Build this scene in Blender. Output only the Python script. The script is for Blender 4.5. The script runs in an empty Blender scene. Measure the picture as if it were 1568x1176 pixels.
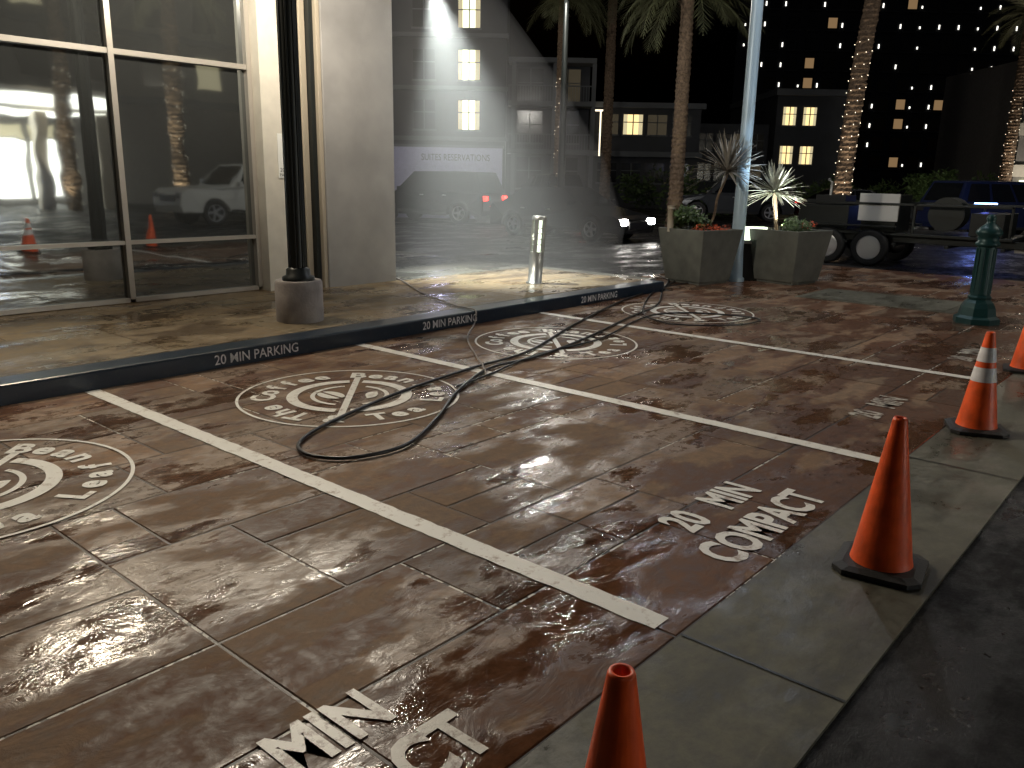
import bpy, math, random
from mathutils import Vector, Matrix
random.seed(7)
sc=bpy.context.scene
# ------------------------------------------------------------------ frame
EX,EY=.6513,.7588
CAM=Vector((-1.98,-6.63,1.7))
def K(d): return Vector((d.x*EX+d.y*EY, -(d.x*EY-d.y*EX), d.z))
def V(d,l,z=0): return Vector((CAM.x+d*EY+l*EX, CAM.y+d*EX-l*EY, z))
VM=Matrix.Translation((CAM.x,CAM.y,0))@Matrix.Rotation(math.atan2(-EY,EX),4,'Z')

# ------------------------------------------------------------------ materials
def mat(name,col,rough=.6,metal=0,emis=None,es=0,var=0,vscale=6,bump=0,bscale=40,spec=.5,bdist=.01):
    m=bpy.data.materials.new(name);m.use_nodes=True
    nt=m.node_tree;b=nt.nodes['Principled BSDF']
    b.inputs['Base Color'].default_value=(*col,1);b.inputs['Roughness'].default_value=rough
    b.inputs['Metallic'].default_value=metal;b.inputs['Specular IOR Level'].default_value=spec
    if emis: b.inputs['Emission Color'].default_value=(*emis,1);b.inputs['Emission Strength'].default_value=es
    tc=nt.nodes.new('ShaderNodeTexCoord')
    if var:
        n=nt.nodes.new('ShaderNodeTexNoise');n.inputs['Scale'].default_value=vscale;n.inputs['Detail'].default_value=4
        nt.links.new(tc.outputs['Object'],n.inputs['Vector'])
        r=nt.nodes.new('ShaderNodeMapRange');r.inputs['From Min'].default_value=.3;r.inputs['From Max'].default_value=.7
        r.inputs['To Min'].default_value=1-var;r.inputs['To Max'].default_value=1+var
        nt.links.new(n.outputs['Fac'],r.inputs['Value'])
        mx=nt.nodes.new('ShaderNodeVectorMath');mx.operation='SCALE';mx.inputs[0].default_value=col
        nt.links.new(r.outputs[0],mx.inputs['Scale']);nt.links.new(mx.outputs[0],b.inputs['Base Color'])
    if bump:
        n2=nt.nodes.new('ShaderNodeTexNoise');n2.inputs['Scale'].default_value=bscale;n2.inputs['Detail'].default_value=3
        nt.links.new(tc.outputs['Object'],n2.inputs['Vector'])
        bp=nt.nodes.new('ShaderNodeBump');bp.inputs['Strength'].default_value=bump;bp.inputs['Distance'].default_value=bdist
        nt.links.new(n2.outputs['Fac'],bp.inputs['Height']);nt.links.new(bp.outputs[0],b.inputs['Normal'])
    return m

def N(nt,t,**k):
    n=nt.nodes.new(t)
    return n

def wet_ground(name,dry,wet,wscale,w0,w1,rdry,rwet,bscale,bstr,bias=None,tone=True,bdist=.012,film=(.47,.57),fscale=.9,spec=.5,slo=.5):
    m=bpy.data.materials.new(name);m.use_nodes=True;nt=m.node_tree;L=nt.links.new
    b=nt.nodes['Principled BSDF']
    tc=N(nt,'ShaderNodeTexCoord')
    n=N(nt,'ShaderNodeTexNoise');n.inputs['Scale'].default_value=wscale;n.inputs['Detail'].default_value=6
    n.inputs['Roughness'].default_value=.58
    mp=N(nt,'ShaderNodeMapping');mp.inputs['Rotation'].default_value=(0,0,.35);mp.inputs['Scale'].default_value=(.75,1.5,1)
    L(tc.outputs['Object'],mp.inputs['Vector']);L(mp.outputs[0],n.inputs['Vector'])
    src=n.outputs['Fac']
    if bias:
        sx=N(nt,'ShaderNodeSeparateXYZ');L(tc.outputs['Object'],sx.inputs[0])
        for ax,a0,a1,v0,v1 in bias:
            r=N(nt,'ShaderNodeMapRange');r.inputs['From Min'].default_value=a0;r.inputs['From Max'].default_value=a1
            r.inputs['To Min'].default_value=v0;r.inputs['To Max'].default_value=v1
            L(sx.outputs[ax],r.inputs['Value'])
            ad=N(nt,'ShaderNodeMath');ad.operation='ADD';L(src,ad.inputs[0]);L(r.outputs[0],ad.inputs[1]);src=ad.outputs[0]
    W=N(nt,'ShaderNodeMapRange');W.inputs['From Min'].default_value=w0;W.inputs['From Max'].default_value=w1;W.interpolation_type='SMOOTHSTEP'
    L(src,W.inputs['Value'])
    mx=N(nt,'ShaderNodeMix');mx.data_type='RGBA';mx.inputs[6].default_value=(*dry,1);mx.inputs[7].default_value=(*wet,1)
    L(W.outputs[0],mx.inputs[0])
    n3=N(nt,'ShaderNodeTexNoise');n3.inputs['Scale'].default_value=11;n3.inputs['Detail'].default_value=6;n3.inputs['Roughness'].default_value=.75
    L(tc.outputs['Object'],n3.inputs['Vector'])
    r3=N(nt,'ShaderNodeMapRange');r3.inputs['From Min'].default_value=.3;r3.inputs['From Max'].default_value=.7;r3.inputs['To Min'].default_value=.6;r3.inputs['To Max'].default_value=1.38
    L(n3.outputs['Fac'],r3.inputs['Value'])
    sc1=N(nt,'ShaderNodeVectorMath');sc1.operation='SCALE';L(mx.outputs[2],sc1.inputs[0]);L(r3.outputs[0],sc1.inputs['Scale'])
    out=sc1.outputs[0]
    if tone:
        at=N(nt,'ShaderNodeAttribute');at.attribute_name='tone'
        sc2=N(nt,'ShaderNodeVectorMath');sc2.operation='MULTIPLY';L(out,sc2.inputs[0]);L(at.outputs['Color'],sc2.inputs[1]);out=sc2.outputs[0]
    L(out,b.inputs['Base Color'])
    n4=N(nt,'ShaderNodeTexNoise');n4.inputs['Scale'].default_value=fscale;n4.inputs['Detail'].default_value=8;n4.inputs['Roughness'].default_value=.65
    mp3=N(nt,'ShaderNodeMapping');mp3.inputs['Rotation'].default_value=(0,0,.9);mp3.inputs['Scale'].default_value=(.8,1.6,1)
    L(tc.outputs['Object'],mp3.inputs['Vector']);L(mp3.outputs[0],n4.inputs['Vector'])
    fm=N(nt,'ShaderNodeMapRange');fm.inputs['From Min'].default_value=film[0];fm.inputs['From Max'].default_value=film[1];L(n4.outputs['Fac'],fm.inputs['Value'])
    mm=N(nt,'ShaderNodeMath');mm.operation='MULTIPLY_ADD';mm.inputs[1].default_value=.3;L(W.outputs[0],mm.inputs[0])
    m5=N(nt,'ShaderNodeMath');m5.operation='MULTIPLY';m5.inputs[1].default_value=.7;L(fm.outputs[0],m5.inputs[0]);L(m5.outputs[0],mm.inputs[2])
    rr=N(nt,'ShaderNodeMapRange');rr.inputs['To Min'].default_value=rdry;rr.inputs['To Max'].default_value=rwet;L(mm.outputs[0],rr.inputs['Value'])
    ra=N(nt,'ShaderNodeMath');ra.operation='MULTIPLY';L(rr.outputs[0],ra.inputs[0]);L(r3.outputs[0],ra.inputs[1])
    L(ra.outputs[0],b.inputs['Roughness'])
    rs=N(nt,'ShaderNodeMapRange');rs.inputs['To Min'].default_value=spec*slo;rs.inputs['To Max'].default_value=spec*1.15;L(mm.outputs[0],rs.inputs['Value'])
    L(rs.outputs[0],b.inputs['Specular IOR Level'])
    n2=N(nt,'ShaderNodeTexNoise');n2.inputs['Scale'].default_value=bscale;n2.inputs['Detail'].default_value=6;n2.inputs['Roughness'].default_value=.64;n2.inputs['Distortion'].default_value=.8 if name.startswith('stamped') else 0
    mp2=N(nt,'ShaderNodeMapping');mp2.inputs['Rotation'].default_value=(0,0,-.5);mp2.inputs['Scale'].default_value=(.7,1.4,1)
    L(tc.outputs['Object'],mp2.inputs['Vector']);L(mp2.outputs[0],n2.inputs['Vector'])
    bp=N(nt,'ShaderNodeBump');bp.inputs['Strength'].default_value=bstr;bp.inputs['Distance'].default_value=bdist
    L(n2.outputs['Fac'],bp.inputs['Height']);L(bp.outputs[0],b.inputs['Normal'])
    return m

M={}
M['stamp']=wet_ground('stamped_concrete_wet',(.220,.148,.100),(.108,.050,.026),1.9,.485,.565,.82,.075,4.6,.9,bias=[('Y',-5.3,-3.9,.14,0),('X',3.0,9.0,0,.06),('X',-3.5,.3,.06,0)],film=(.485,.56),spec=.5,slo=.3)
M['walk']=wet_ground('sidewalk_stamped',(.25,.185,.11),(.12,.08,.042),1.6,.48,.58,.6,.12,7,.4)
M['walkgrey']=wet_ground('walkway_concrete',(.17,.17,.15),(.10,.095,.08),1.2,.46,.6,.4,.10,7,.3)
M['gutter']=wet_ground('gutter_concrete',(.140,.136,.108),(.080,.076,.058),1.6,.45,.60,.65,.28,20,.25,tone=False)
M['asphalt']=wet_ground('asphalt_wet',(.012,.012,.013),(.008,.008,.009),.35,.42,.6,.8,.25,60,.6,tone=False,spec=.35)
def jointmat():
    m=bpy.data.materials.new('joint_mortar');m.use_nodes=True;nt=m.node_tree;L=nt.links.new;b=nt.nodes['Principled BSDF']
    tc=N(nt,'ShaderNodeTexCoord');a=N(nt,'ShaderNodeTexNoise');a.inputs['Scale'].default_value=.9;a.inputs['Detail'].default_value=2
    c=N(nt,'ShaderNodeTexNoise');c.inputs['Scale'].default_value=22;c.inputs['Detail'].default_value=2
    L(tc.outputs['Object'],a.inputs['Vector']);L(tc.outputs['Object'],c.inputs['Vector'])
    r1=N(nt,'ShaderNodeMapRange');r1.inputs['From Min'].default_value=.52;r1.inputs['From Max'].default_value=.56;L(a.outputs['Fac'],r1.inputs['Value'])
    r2=N(nt,'ShaderNodeMapRange');r2.inputs['From Min'].default_value=.46;r2.inputs['From Max'].default_value=.52;L(c.outputs['Fac'],r2.inputs['Value'])
    mu=N(nt,'ShaderNodeMath');mu.operation='MULTIPLY';L(r1.outputs[0],mu.inputs[0]);L(r2.outputs[0],mu.inputs[1])
    mx=N(nt,'ShaderNodeMix');mx.data_type='RGBA';mx.inputs[6].default_value=(.038,.024,.017,1);mx.inputs[7].default_value=(.75,.72,.64,1);L(mu.outputs[0],mx.inputs[0])
    L(mx.outputs[2],b.inputs['Base Color']);b.inputs['Roughness'].default_value=.5
    return m
M['joint']=jointmat()
def paint(name,col,worn,thr=.36,rough=.4):
    m=bpy.data.materials.new(name);m.use_nodes=True;nt=m.node_tree;L=nt.links.new;b=nt.nodes['Principled BSDF']
    tc=N(nt,'ShaderNodeTexCoord');n=N(nt,'ShaderNodeTexNoise');n.inputs['Scale'].default_value=11;n.inputs['Detail'].default_value=7;n.inputs['Roughness'].default_value=.75
    L(tc.outputs['Object'],n.inputs['Vector'])
    r=N(nt,'ShaderNodeMapRange');r.inputs['From Min'].default_value=thr-.05;r.inputs['From Max'].default_value=thr+.07;L(n.outputs['Fac'],r.inputs['Value'])
    mx=N(nt,'ShaderNodeMix');mx.data_type='RGBA';mx.inputs[6].default_value=(*worn,1);mx.inputs[7].default_value=(*col,1);L(r.outputs[0],mx.inputs[0]);L(mx.outputs[2],b.inputs['Base Color'])
    b.inputs['Roughness'].default_value=rough
    bp=N(nt,'ShaderNodeBump');bp.inputs['Strength'].default_value=.4;bp.inputs['Distance'].default_value=.005;L(n.outputs['Fac'],bp.inputs['Height']);L(bp.outputs[0],b.inputs['Normal'])
    return m
M['white']=paint('white_road_paint',(.86,.84,.78),(.40,.31,.24),.385)
M['whitefaded']=paint('white_road_paint_faded',(.72,.69,.62),(.22,.14,.10),.43)
M['whiteworn']=paint('white_road_paint_worn',(.60,.57,.51),(.13,.07,.05),.46)
M['kerbpaint']=paint('navy_kerb_paint',(.010,.024,.045),(.04,.05,.06),.38,.3)
M['kerbwhite']=mat('kerb_lettering',(.70,.70,.72),.5,var=.3,vscale=30)
M['concrete']=mat('concrete',(.34,.31,.30),.75,var=.2,bump=.4)
M['pillar']=mat('pillar_panel',(.27,.26,.25),.5,var=.15,vscale=2,bump=.1,bscale=60)
M['beige']=mat('beige_stucco',(.60,.56,.48),.8,var=.06,bump=.3,bscale=120)
M['trim']=mat('tan_trim',(.36,.31,.24),.55)
M['frame']=mat('aluminium_frame',(.36,.33,.29),.4,.3)
M['dark']=mat('dark_metal',(.015,.018,.017),.4,.3)
M['black']=mat('black_rubber',(.014,.014,.014),.6,bump=.2,bscale=80)
M['orange']=mat('cone_orange',(.92,.115,.018),.42,var=.25,vscale=9,bump=.15,bscale=30)
M['band']=mat('reflective_band',(.8,.8,.83),.35,var=.15,vscale=20)
M['hose']=mat('hose_rubber',(.012,.013,.018),.35)
M['steel']=mat('stainless',(.5,.5,.48),.35,.8)
M['teal']=mat('teal_cast_iron',(.010,.050,.052),.4,.2,bump=.2)
M['planter']=mat('planter_grey',(.125,.13,.115),.6,var=.2,vscale=5,bump=.2)
M['soil']=mat('mulch',(.12,.04,.02),.9,bump=.8,bscale=30,var=.4,vscale=30)
M['leaf']=mat('leaf_green',(.06,.10,.03),.5,var=.4,vscale=8)
M['frond']=mat('palm_frond',(.085,.092,.045),.6,var=.4,vscale=3)
M['flower']=mat('flower_red',(.55,.09,.03),.6,var=.3)
M['spike']=mat('cordyline_leaf',(.24,.22,.19),.4,var=.3,vscale=6)
M['spike2']=mat('yucca_leaf_pale',(.58,.59,.50),.4,var=.2,vscale=6)
M['bark']=mat('palm_bark',(.15,.105,.07),.9,var=.5,vscale=14,bump=1,bscale=25)
M['poleblue']=mat('painted_pole',(.42,.55,.65),.4,.1)
M['carblack']=mat('car_paint_black',(.012,.013,.016),.15,.2,spec=.8)
M['cargrey']=mat('car_paint_grey',(.06,.065,.075),.2,.4)
M['carwhite']=mat('car_paint_white',(.75,.74,.70),.25)
M['carblue']=mat('car_paint_blue',(.02,.03,.08),.2,.3)
M['cglass']=mat('car_glass',(.008,.009,.011),.05,spec=1)
M['rim']=mat('alloy_rim',(.6,.6,.62),.3,.8)
M['head']=mat('headlight_lit',(1,1,1),.2,emis=(1,.96,.88),es=90)
M['headoff']=mat('headlight_off',(.5,.5,.52),.15,.4)
M['tail']=mat('tail_light_lit',(.4,.01,.01),.3,emis=(1,.03,.02),es=7)
M['warm']=mat('window_lit_warm',(.8,.7,.5),.5,emis=(1,.72,.32),es=1.4)
M['pale']=mat('window_lit_pale',(.8,.8,.6),.5,emis=(.95,1,.62),es=2.4)
M['curtain']=mat('window_curtain_lit',(.6,.55,.4),.8,emis=(1,.85,.5),es=.6)
M['dimwin']=mat('window_dim_lit',(.05,.05,.04),.8,emis=(1,.8,.5),es=.04)
M['brownwin']=mat('tower_window_lit',(.1,.08,.05),.8,emis=(1,.62,.30),es=.22)
M['tiny']=mat('facade_led',(1,1,1),.5,emis=(1,.96,.85),es=2.4)
M['string']=mat('string_light_bead',(1,1,1),.5,emis=(1,.86,.62),es=3.5)
M['tube']=mat('tube_light',(1,1,1),.5,emis=(1,.85,.6),es=2)
M['lampglow']=mat('lamp_lens',(1,1,1),.5,emis=(1,.96,.88),es=90)
M['porch']=mat('porch_ceiling_lit',(.9,.9,.8),.5,emis=(1,.97,.84),es=6)
M['blueglow']=mat('blue_screen',(.3,.5,1),.5,emis=(.25,.45,1),es=14)
M['apt']=mat('apartment_stucco',(.050,.054,.062),.85,var=.2,vscale=.6)
M['apt2']=mat('apartment_trim',(.12,.13,.14),.8)
M['aptglass']=mat('apartment_glass',(.012,.014,.018),.15)
M['tower']=mat('tower_facade',(.014,.015,.02),.7)
M['hotel']=mat('hotel_wall',(.20,.19,.18),.8,var=.1)
M['wallwhite']=mat('white_site_wall',(.46,.46,.58),.7,var=.08)
M['sign']=mat('sign_paper',(.78,.78,.74),.6)
M['ink']=mat('sign_ink',(.03,.03,.03),.7)
M['softlight']=mat('light_box_panel',(.9,.9,.8),.5,emis=(.85,1,.72),es=2.4)
m=bpy.data.materials.new('storefront_glass');m.use_nodes=True;nt=m.node_tree;nt.nodes.clear()
o=N(nt,'ShaderNodeOutputMaterial');mixs=N(nt,'ShaderNodeMixShader');gl=N(nt,'ShaderNodeBsdfGlossy');df=N(nt,'ShaderNodeBsdfDiffuse')
gl.inputs['Color'].default_value=(.64,.69,.71,1);gl.inputs['Roughness'].default_value=.03
df.inputs['Color'].default_value=(.045,.047,.046,1)
fr=N(nt,'ShaderNodeFresnel');fr.inputs['IOR'].default_value=1.6
ma=N(nt,'ShaderNodeMath');ma.operation='MULTIPLY_ADD';ma.inputs[1].default_value=1.2;ma.inputs[2].default_value=.38;ma.use_clamp=True
tc=N(nt,'ShaderNodeTexCoord');nz=N(nt,'ShaderNodeTexNoise');nz.inputs['Scale'].default_value=1.3
bp=N(nt,'ShaderNodeBump');bp.inputs['Strength'].default_value=.10;bp.inputs['Distance'].default_value=.02
nt.links.new(tc.outputs['Object'],nz.inputs['Vector']);nt.links.new(nz.outputs['Fac'],bp.inputs['Height']);nt.links.new(bp.outputs[0],gl.inputs['Normal'])
nt.links.new(fr.outputs[0],ma.inputs[0]);nt.links.new(ma.outputs[0],mixs.inputs[0]);nt.links.new(df.outputs[0],mixs.inputs[1]);nt.links.new(gl.outputs[0],mixs.inputs[2]);nt.links.new(mixs.outputs[0],o.inputs[0])
M['glass']=m

# ------------------------------------------------------------------ mesh builder
class MB:
    def __init__(s): s.v=[];s.f=[];s.m=[];s.ms=[];s.sm=[]
    def mi(s,k):
        if k not in s.ms: s.ms.append(k)
        return s.ms.index(k)
    def add(s,vs,fs,k,smooth=False,X=None):
        o=len(s.v)
        for v in vs:
            v=Vector(v); s.v.append(X@v if X else v)
        for f in fs: s.f.append([i+o for i in f]);s.m.append(s.mi(k));s.sm.append(smooth)
    def box(s,a,b,k,X=None):
        x0,y0,z0=a;x1,y1,z1=b
        s.add([(x0,y0,z0),(x1,y0,z0),(x1,y1,z0),(x0,y1,z0),(x0,y0,z1),(x1,y0,z1),(x1,y1,z1),(x0,y1,z1)],
              [(3,2,1,0),(4,5,6,7),(0,1,5,4),(1,2,6,5),(2,3,7,6),(3,0,4,7)],k,X=X)
    def lathe(s,prof,k,c=(0,0,0),n=24,X=None,smooth=True,cap=True):
        vs=[];fs=[]
        for r,z in prof:
            for i in range(n):
                a=2*math.pi*i/n;vs.append((c[0]+r*math.cos(a),c[1]+r*math.sin(a),c[2]+z))
        for j in range(len(prof)-1):
            for i in range(n):
                fs.append((j*n+i,j*n+(i+1)%n,(j+1)*n+(i+1)%n,(j+1)*n+i))
        s.add(vs,fs,k,smooth,X)
        if cap:
            s.add(vs[:n],[tuple(range(n))[::-1]],k,False,X);s.add(vs[-n:],[tuple(range(n))],k,False,X)
    def tube(s,pts,r,k,n=8,smooth=True):
        pts=[Vector(p) for p in pts];vs=[];fs=[]
        rr=r if isinstance(r,list) else [r]*len(pts)
        for i,p in enumerate(pts):
            t=(pts[min(i+1,len(pts)-1)]-pts[max(i-1,0)]).normalized()
            up=Vector((0,0,1)) if abs(t.z)<.9 else Vector((1,0,0))
            a=t.cross(up).normalized();b=a.cross(t)
            for j in range(n):
                q=2*math.pi*j/n;vs.append(p+a*math.cos(q)*rr[i]+b*math.sin(q)*rr[i])
        for i in range(len(pts)-1):
            for j in range(n): fs.append((i*n+j,i*n+(j+1)%n,(i+1)*n+(j+1)%n,(i+1)*n+j))
        fs.append(tuple(range(n)));fs.append(tuple(range(len(vs)-n,len(vs)))[::-1])
        s.add(vs,fs,k,smooth)
    def build(s,name,parent=None,X=None,bevel=0,tone=None):
        me=bpy.data.meshes.new(name);me.from_pydata([tuple(v) for v in s.v],[],s.f)
        for k in s.ms: me.materials.append(M[k])
        me.polygons.foreach_set('material_index',s.m);me.polygons.foreach_set('use_smooth',s.sm)
        if tone:
            ca=me.color_attributes.new('tone','FLOAT_COLOR','POINT')
            fl=[]
            for t in tone: fl+=[t[0],t[1],t[2],1]
            ca.data.foreach_set('color',fl)
        me.update()
        ob=bpy.data.objects.new(name,me);sc.collection.objects.link(ob)
        if X: ob.matrix_world=X
        if parent: ob.parent=parent
        if bevel:
            b=ob.modifiers.new('b','BEVEL');b.width=bevel;b.segments=2;b.limit_method='ANGLE';b.angle_limit=math.radians(40)
        return ob
def empty(name,loc=(0,0,0),rz=0):
    e=bpy.data.objects.new(name,None);sc.collection.objects.link(e);e.location=loc;e.rotation_euler=(0,0,rz);return e
def light(name,typ,loc,E,col=(1,.95,.86),r=.1,target=None,size=None,blend=.5,parent=None):
    l=bpy.data.lights.new(name,typ);l.energy=E;l.color=col
    if typ in('POINT','SPOT'): l.shadow_soft_size=r
    if typ=='SPOT': l.spot_size=math.radians(size);l.spot_blend=blend
    o=bpy.data.objects.new(name,l);sc.collection.objects.link(o);o.location=loc
    if target is not None: o.rotation_euler=(Vector(target)-Vector(loc)).to_track_quat('-Z','Y').to_euler()
    if parent:
        bpy.context.view_layer.update()
        o.parent=parent;o.matrix_parent_inverse=parent.matrix_world.inverted()
    return o
_tc={}
def text_geo(t,size,off=.0):
    key=(t,size,off)
    if key in _tc: return _tc[key]
    c=bpy.data.curves.new('t','FONT');c.body=t;c.size=size;c.offset=off;c.align_x='CENTER';c.resolution_u=3
    ob=bpy.data.objects.new('t',c);sc.collection.objects.link(ob);bpy.context.view_layer.update()
    me=ob.evaluated_get(bpy.context.evaluated_depsgraph_get()).to_mesh()
    r=([v.co.copy() for v in me.vertices],[tuple(p.vertices) for p in me.polygons])
    bpy.data.objects.remove(ob);_tc[key]=r
    return r
def add_text(mb,t,size,k,X,off=0.):
    v,f=text_geo(t,size,off);mb.add(v,f,k,X=X)

# ------------------------------------------------------------------ ground
g=MB();S=600
g.add([(-S,-S,-.016),(S,-S,-.016),(S,S,-.016),(-S,S,-.016)],[(0,1,2,3)],'asphalt');g.build('ground')

def slabs(name,x0,x1,y0,y1,z,unit,key,seed,sizes):
    rnd=random.Random(seed)
    nx=int((x1-x0)/unit);ny=int((y1-y0)/unit);ux=(x1-x0)/nx;uy=(y1-y0)/ny
    used=[[False]*ny for _ in range(nx)];mb=MB();tone=[]
    for i in range(nx):
        for j in range(ny):
            if used[i][j]: continue
            opts=sizes[:];rnd.shuffle(opts);opts.append((1,1))
            for w,h in opts:
                if i+w<=nx and j+h<=ny and all(not used[a][b] for a in range(i,i+w) for b in range(j,j+h)):
                    for a in range(i,i+w):
                        for b in range(j,j+h): used[a][b]=True
                    xa,xb,ya,yb=x0+i*ux,x0+(i+w)*ux,y0+j*uy,y0+(j+h)*uy
                    g_=.0045;e_=.006
                    q=[(xa+g_,ya+g_),(xb-g_,ya+g_),(xb-g_,yb-g_),(xa+g_,yb-g_)]
                    t=[(xa+g_+e_,ya+g_+e_),(xb-g_-e_,ya+g_+e_),(xb-g_-e_,yb-g_-e_),(xa+g_+e_,yb-g_-e_)]
                    vs=[(*p,z-.005) for p in q]+[(*p,z+rnd.uniform(-.0015,.0015)) for p in t]
                    mb.add(vs,[(4,5,6),(4,6,7),(0,1,5,4),(1,2,6,5),(2,3,7,6),(3,0,4,7)],key)
                    v=rnd.uniform(.78,1.2);w_=rnd.uniform(-.05,.05);tone+=[(v+w_,v,v-w_)]*8
                    break
    mb.add([(x0,y0,z-.004),(x1,y0,z-.004),(x1,y1,z-.004),(x0,y1,z-.004)],[(0,1,2,3)],'joint');tone+=[(1,1,1)]*4
    return mb.build(name,tone=tone)
SZ=[(3,2),(2,2),(3,3),(2,3),(4,2),(2,1),(3,2),(4,3),(1,2)]
slabs('parking_pavement',-6,15.6,-5.27,0,0,.3,'stamp',3,SZ)
slabs('plaza_pavement',9.62,15.6,0.0,1.3,0,.3,'stamp',5,SZ)
slabs('sidewalk',-8,9.3,.3,2.75,.15,.41,'walk',9,[(3,3),(3,2),(2,3),(4,3)])
slabs('side_walkway',6.35,9.3,2.75,10,.15,.41,'walkgrey',11,[(3,3),(3,2),(2,3),(4,3)])
slabs('entry_paving',-8,6.35,2.75,3.3,.15,.27,'walk',12,[(3,2),(4,2)])
mb=MB()
mb.box((-12,-5.9,-.1),(24,-5.272,-.002),'gutter')
mb.build('gutter_strip')
mb=MB()
for x in (-3.2,.62,3.5,6.4,9.3): mb.add([(x,-5.9,.002),(x+.012,-5.9,.002),(x+.012,-5.275,.002),(x,-5.275,.002)],[(0,1,2,3)],'dark')
mb.build('gutter_joint')
mb=MB();mb.box((-12,0,-.1),(9.35,.3,.152),'kerbpaint')
k=mb.build('painted_kerb',bevel=.02)
mb=MB();mb.box((9.3,.302,-.1),(9.6,10,.150),'gutter');mb.build('street_kerb',bevel=.02)
mb=MB()
for cx in (-.75,2.15,4.65,7.6):
    add_text(mb,'20 MIN PARKING',.125,'kerbwhite',Matrix.Translation((cx,-.003,.032))@Matrix.Rotation(math.pi/2,4,'X')@Matrix.Diagonal((.93,1,1,1)),.001)
mb.build('kerb_lettering')
for x in (-2.1,.64,3.3,6.25):
    mb=MB();vs=[];nseg=90;rnd=random.Random(int(x*10))
    for i in range(nseg+1):
        y=-.03-(5.15)*i/nseg;vs+=[(x-.058+rnd.uniform(-.004,.004),y,.0045),(x+.058+rnd.uniform(-.004,.004),y,.0045)]
    mb.add(vs,[(2*i,2*i+2,2*i+3,2*i+1) for i in range(nseg)],'white');mb.build('parking_stall_line')
for cx in (-.86,1.86,4.6,7.4):
    mb=MB()
    kk='whiteworn' if cx>3 else ('whitefaded' if cx<0 else 'white')
    a=Matrix.Diagonal((.82,1.12,1,1))
    add_text(mb,'20   MIN',.265,kk,Matrix.Translation((cx+.03,-4.84,.0045))@a,.009)
    if cx<3: add_text(mb,'COMPACT',.265,kk,Matrix.Translation((cx,-5.16,.0045))@a@Matrix.Diagonal((1.06,1.04,1,1)),.009)
    mb.build('painted_stall_text')
def arc(mb,r0,r1,a0,a1,k,X,n=48):
    vs=[];
    for i in range(n+1):
        a=math.radians(a0+(a1-a0)*i/n);vs+=[(r0*math.cos(a),r0*math.sin(a),0),(r1*math.cos(a),r1*math.sin(a),0)]
    mb.add(vs,[(2*i,2*i+1,2*i+3,2*i+2) for i in range(n)],k,X=X)
for cx,cy in ((-.72,-1.62),(1.97,-1.56),(4.86,-1.36),(7.75,-1.3)):
    mb=MB();X=Matrix.Translation((cx,cy,.0048));k='white'
    arc(mb,.838,.86,0,360,k,X,96)
    arc(mb,.40,.485,52,218,k,X);arc(mb,.40,.485,232,398,k,X)
    arc(mb,.27,.305,60,210,k,X);arc(mb,.27,.305,250,385,k,X)
    c45=math.sqrt(.5);w=.026
    d=Vector((c45,c45,0));n_=Vector((-c45,c45,0))
    mb.add([d*-.58-n_*w,d*.58-n_*w,d*.58+n_*w,d*-.58+n_*w],[(0,1,2,3)],k,X=X)
    for s_ in (-1,1):
        vs=[]
        for i in range(17):
            t=math.pi*i/16;vs.append((-.105+s_*.012+.085*math.sin(t)*s_*.9,.105+.125*math.cos(t),0))
        mb.add(vs,[tuple(range(17)) if s_<0 else tuple(range(17))[::-1]],k,X=X)
    vs=[]
    for i in range(13):
        t=i/12;vs.append((.03+.19*t,-.17+.10*t+.07*math.sin(math.pi*t),0))
    for i in range(1,12):
        t=1-i/12;vs.append((.03+.19*t,-.17+.10*t-.05*math.sin(math.pi*t),0))
    mb.add(vs,[tuple(range(len(vs)))[::-1]],k,X=X)
    s_='The Coffee Bean';n=len(s_)
    for i,ch in enumerate(s_):
        if ch==' ':continue
        a=math.radians(198-(198-4)*i/(n-1))
        Z=X@Matrix.Rotation(a-math.pi/2,4,'Z')@Matrix.Translation((0,.575,0));add_text(mb,ch,.25,k,Z,.009)
    s_='& Tea Leaf';n=len(s_)
    for i,ch in enumerate(s_):
        if ch==' ':continue
        a=math.radians(222+(345-222)*i/(n-1))
        Z=X@Matrix.Rotation(a+math.pi/2,4,'Z')@Matrix.Translation((0,-.735,0));add_text(mb,ch,.23,k,Z,.009)
    mb.build('painted_logo')
mb=MB();mb.box((10.3,-3.9,-.05),(11.7,-1.7,.006),'gutter');mb.box((10.42,-3.78,.0),(11.58,-1.82,.010),'gutter');mb.build('utility_cover')

def smooth(pts,z=.018,n=8):
    P=[Vector((p[0],p[1],p[2] if len(p)>2 else z)) for p in pts];out=[]
    for i in range(len(P)-1):
        a=P[max(i-1,0)];b=P[i];c=P[i+1];d=P[min(i+2,len(P)-1)]
        for j in range(n):
            t=j/n;out.append(.5*((2*b)+(c-a)*t+(2*a-5*b+4*c-d)*t*t+(3*b-a-3*c+d)*t**3))
    out.append(P[-1]);return out
mb=MB()
mb.tube(smooth([(10.9,.9),(10.3,.4),(7.9,-.2),(5.8,-.9),(4.25,-1.5),(3.3,-1.62),(2.3,-1.8),(1.4,-2.08),(.98,-2.3),(.87,-2.55),(1.02,-2.78),(1.42,-2.83),(2.0,-2.52),(2.6,-2.12),(3.4,-1.74),(4.1,-1.72),(5.2,-1.5),(6.6,-1.1),(7.9,-.75),(9.3,.0),(10.5,.6),(11.0,1.1)]),.013,'hose')
mb.tube(smooth([(10.6,.2),(9.3,.1),(7.3,-.9),(6.75,-1.5),(6.8,-1.9),(7.3,-2.3),(7.85,-2.25),(7.75,-1.6),(7.3,-1.2),(6.6,-1.25),(5.3,-1.62),(4.2,-1.66),(3.2,-1.9),(2.7,-2.0)],z=.016),.010,'hose')
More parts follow.
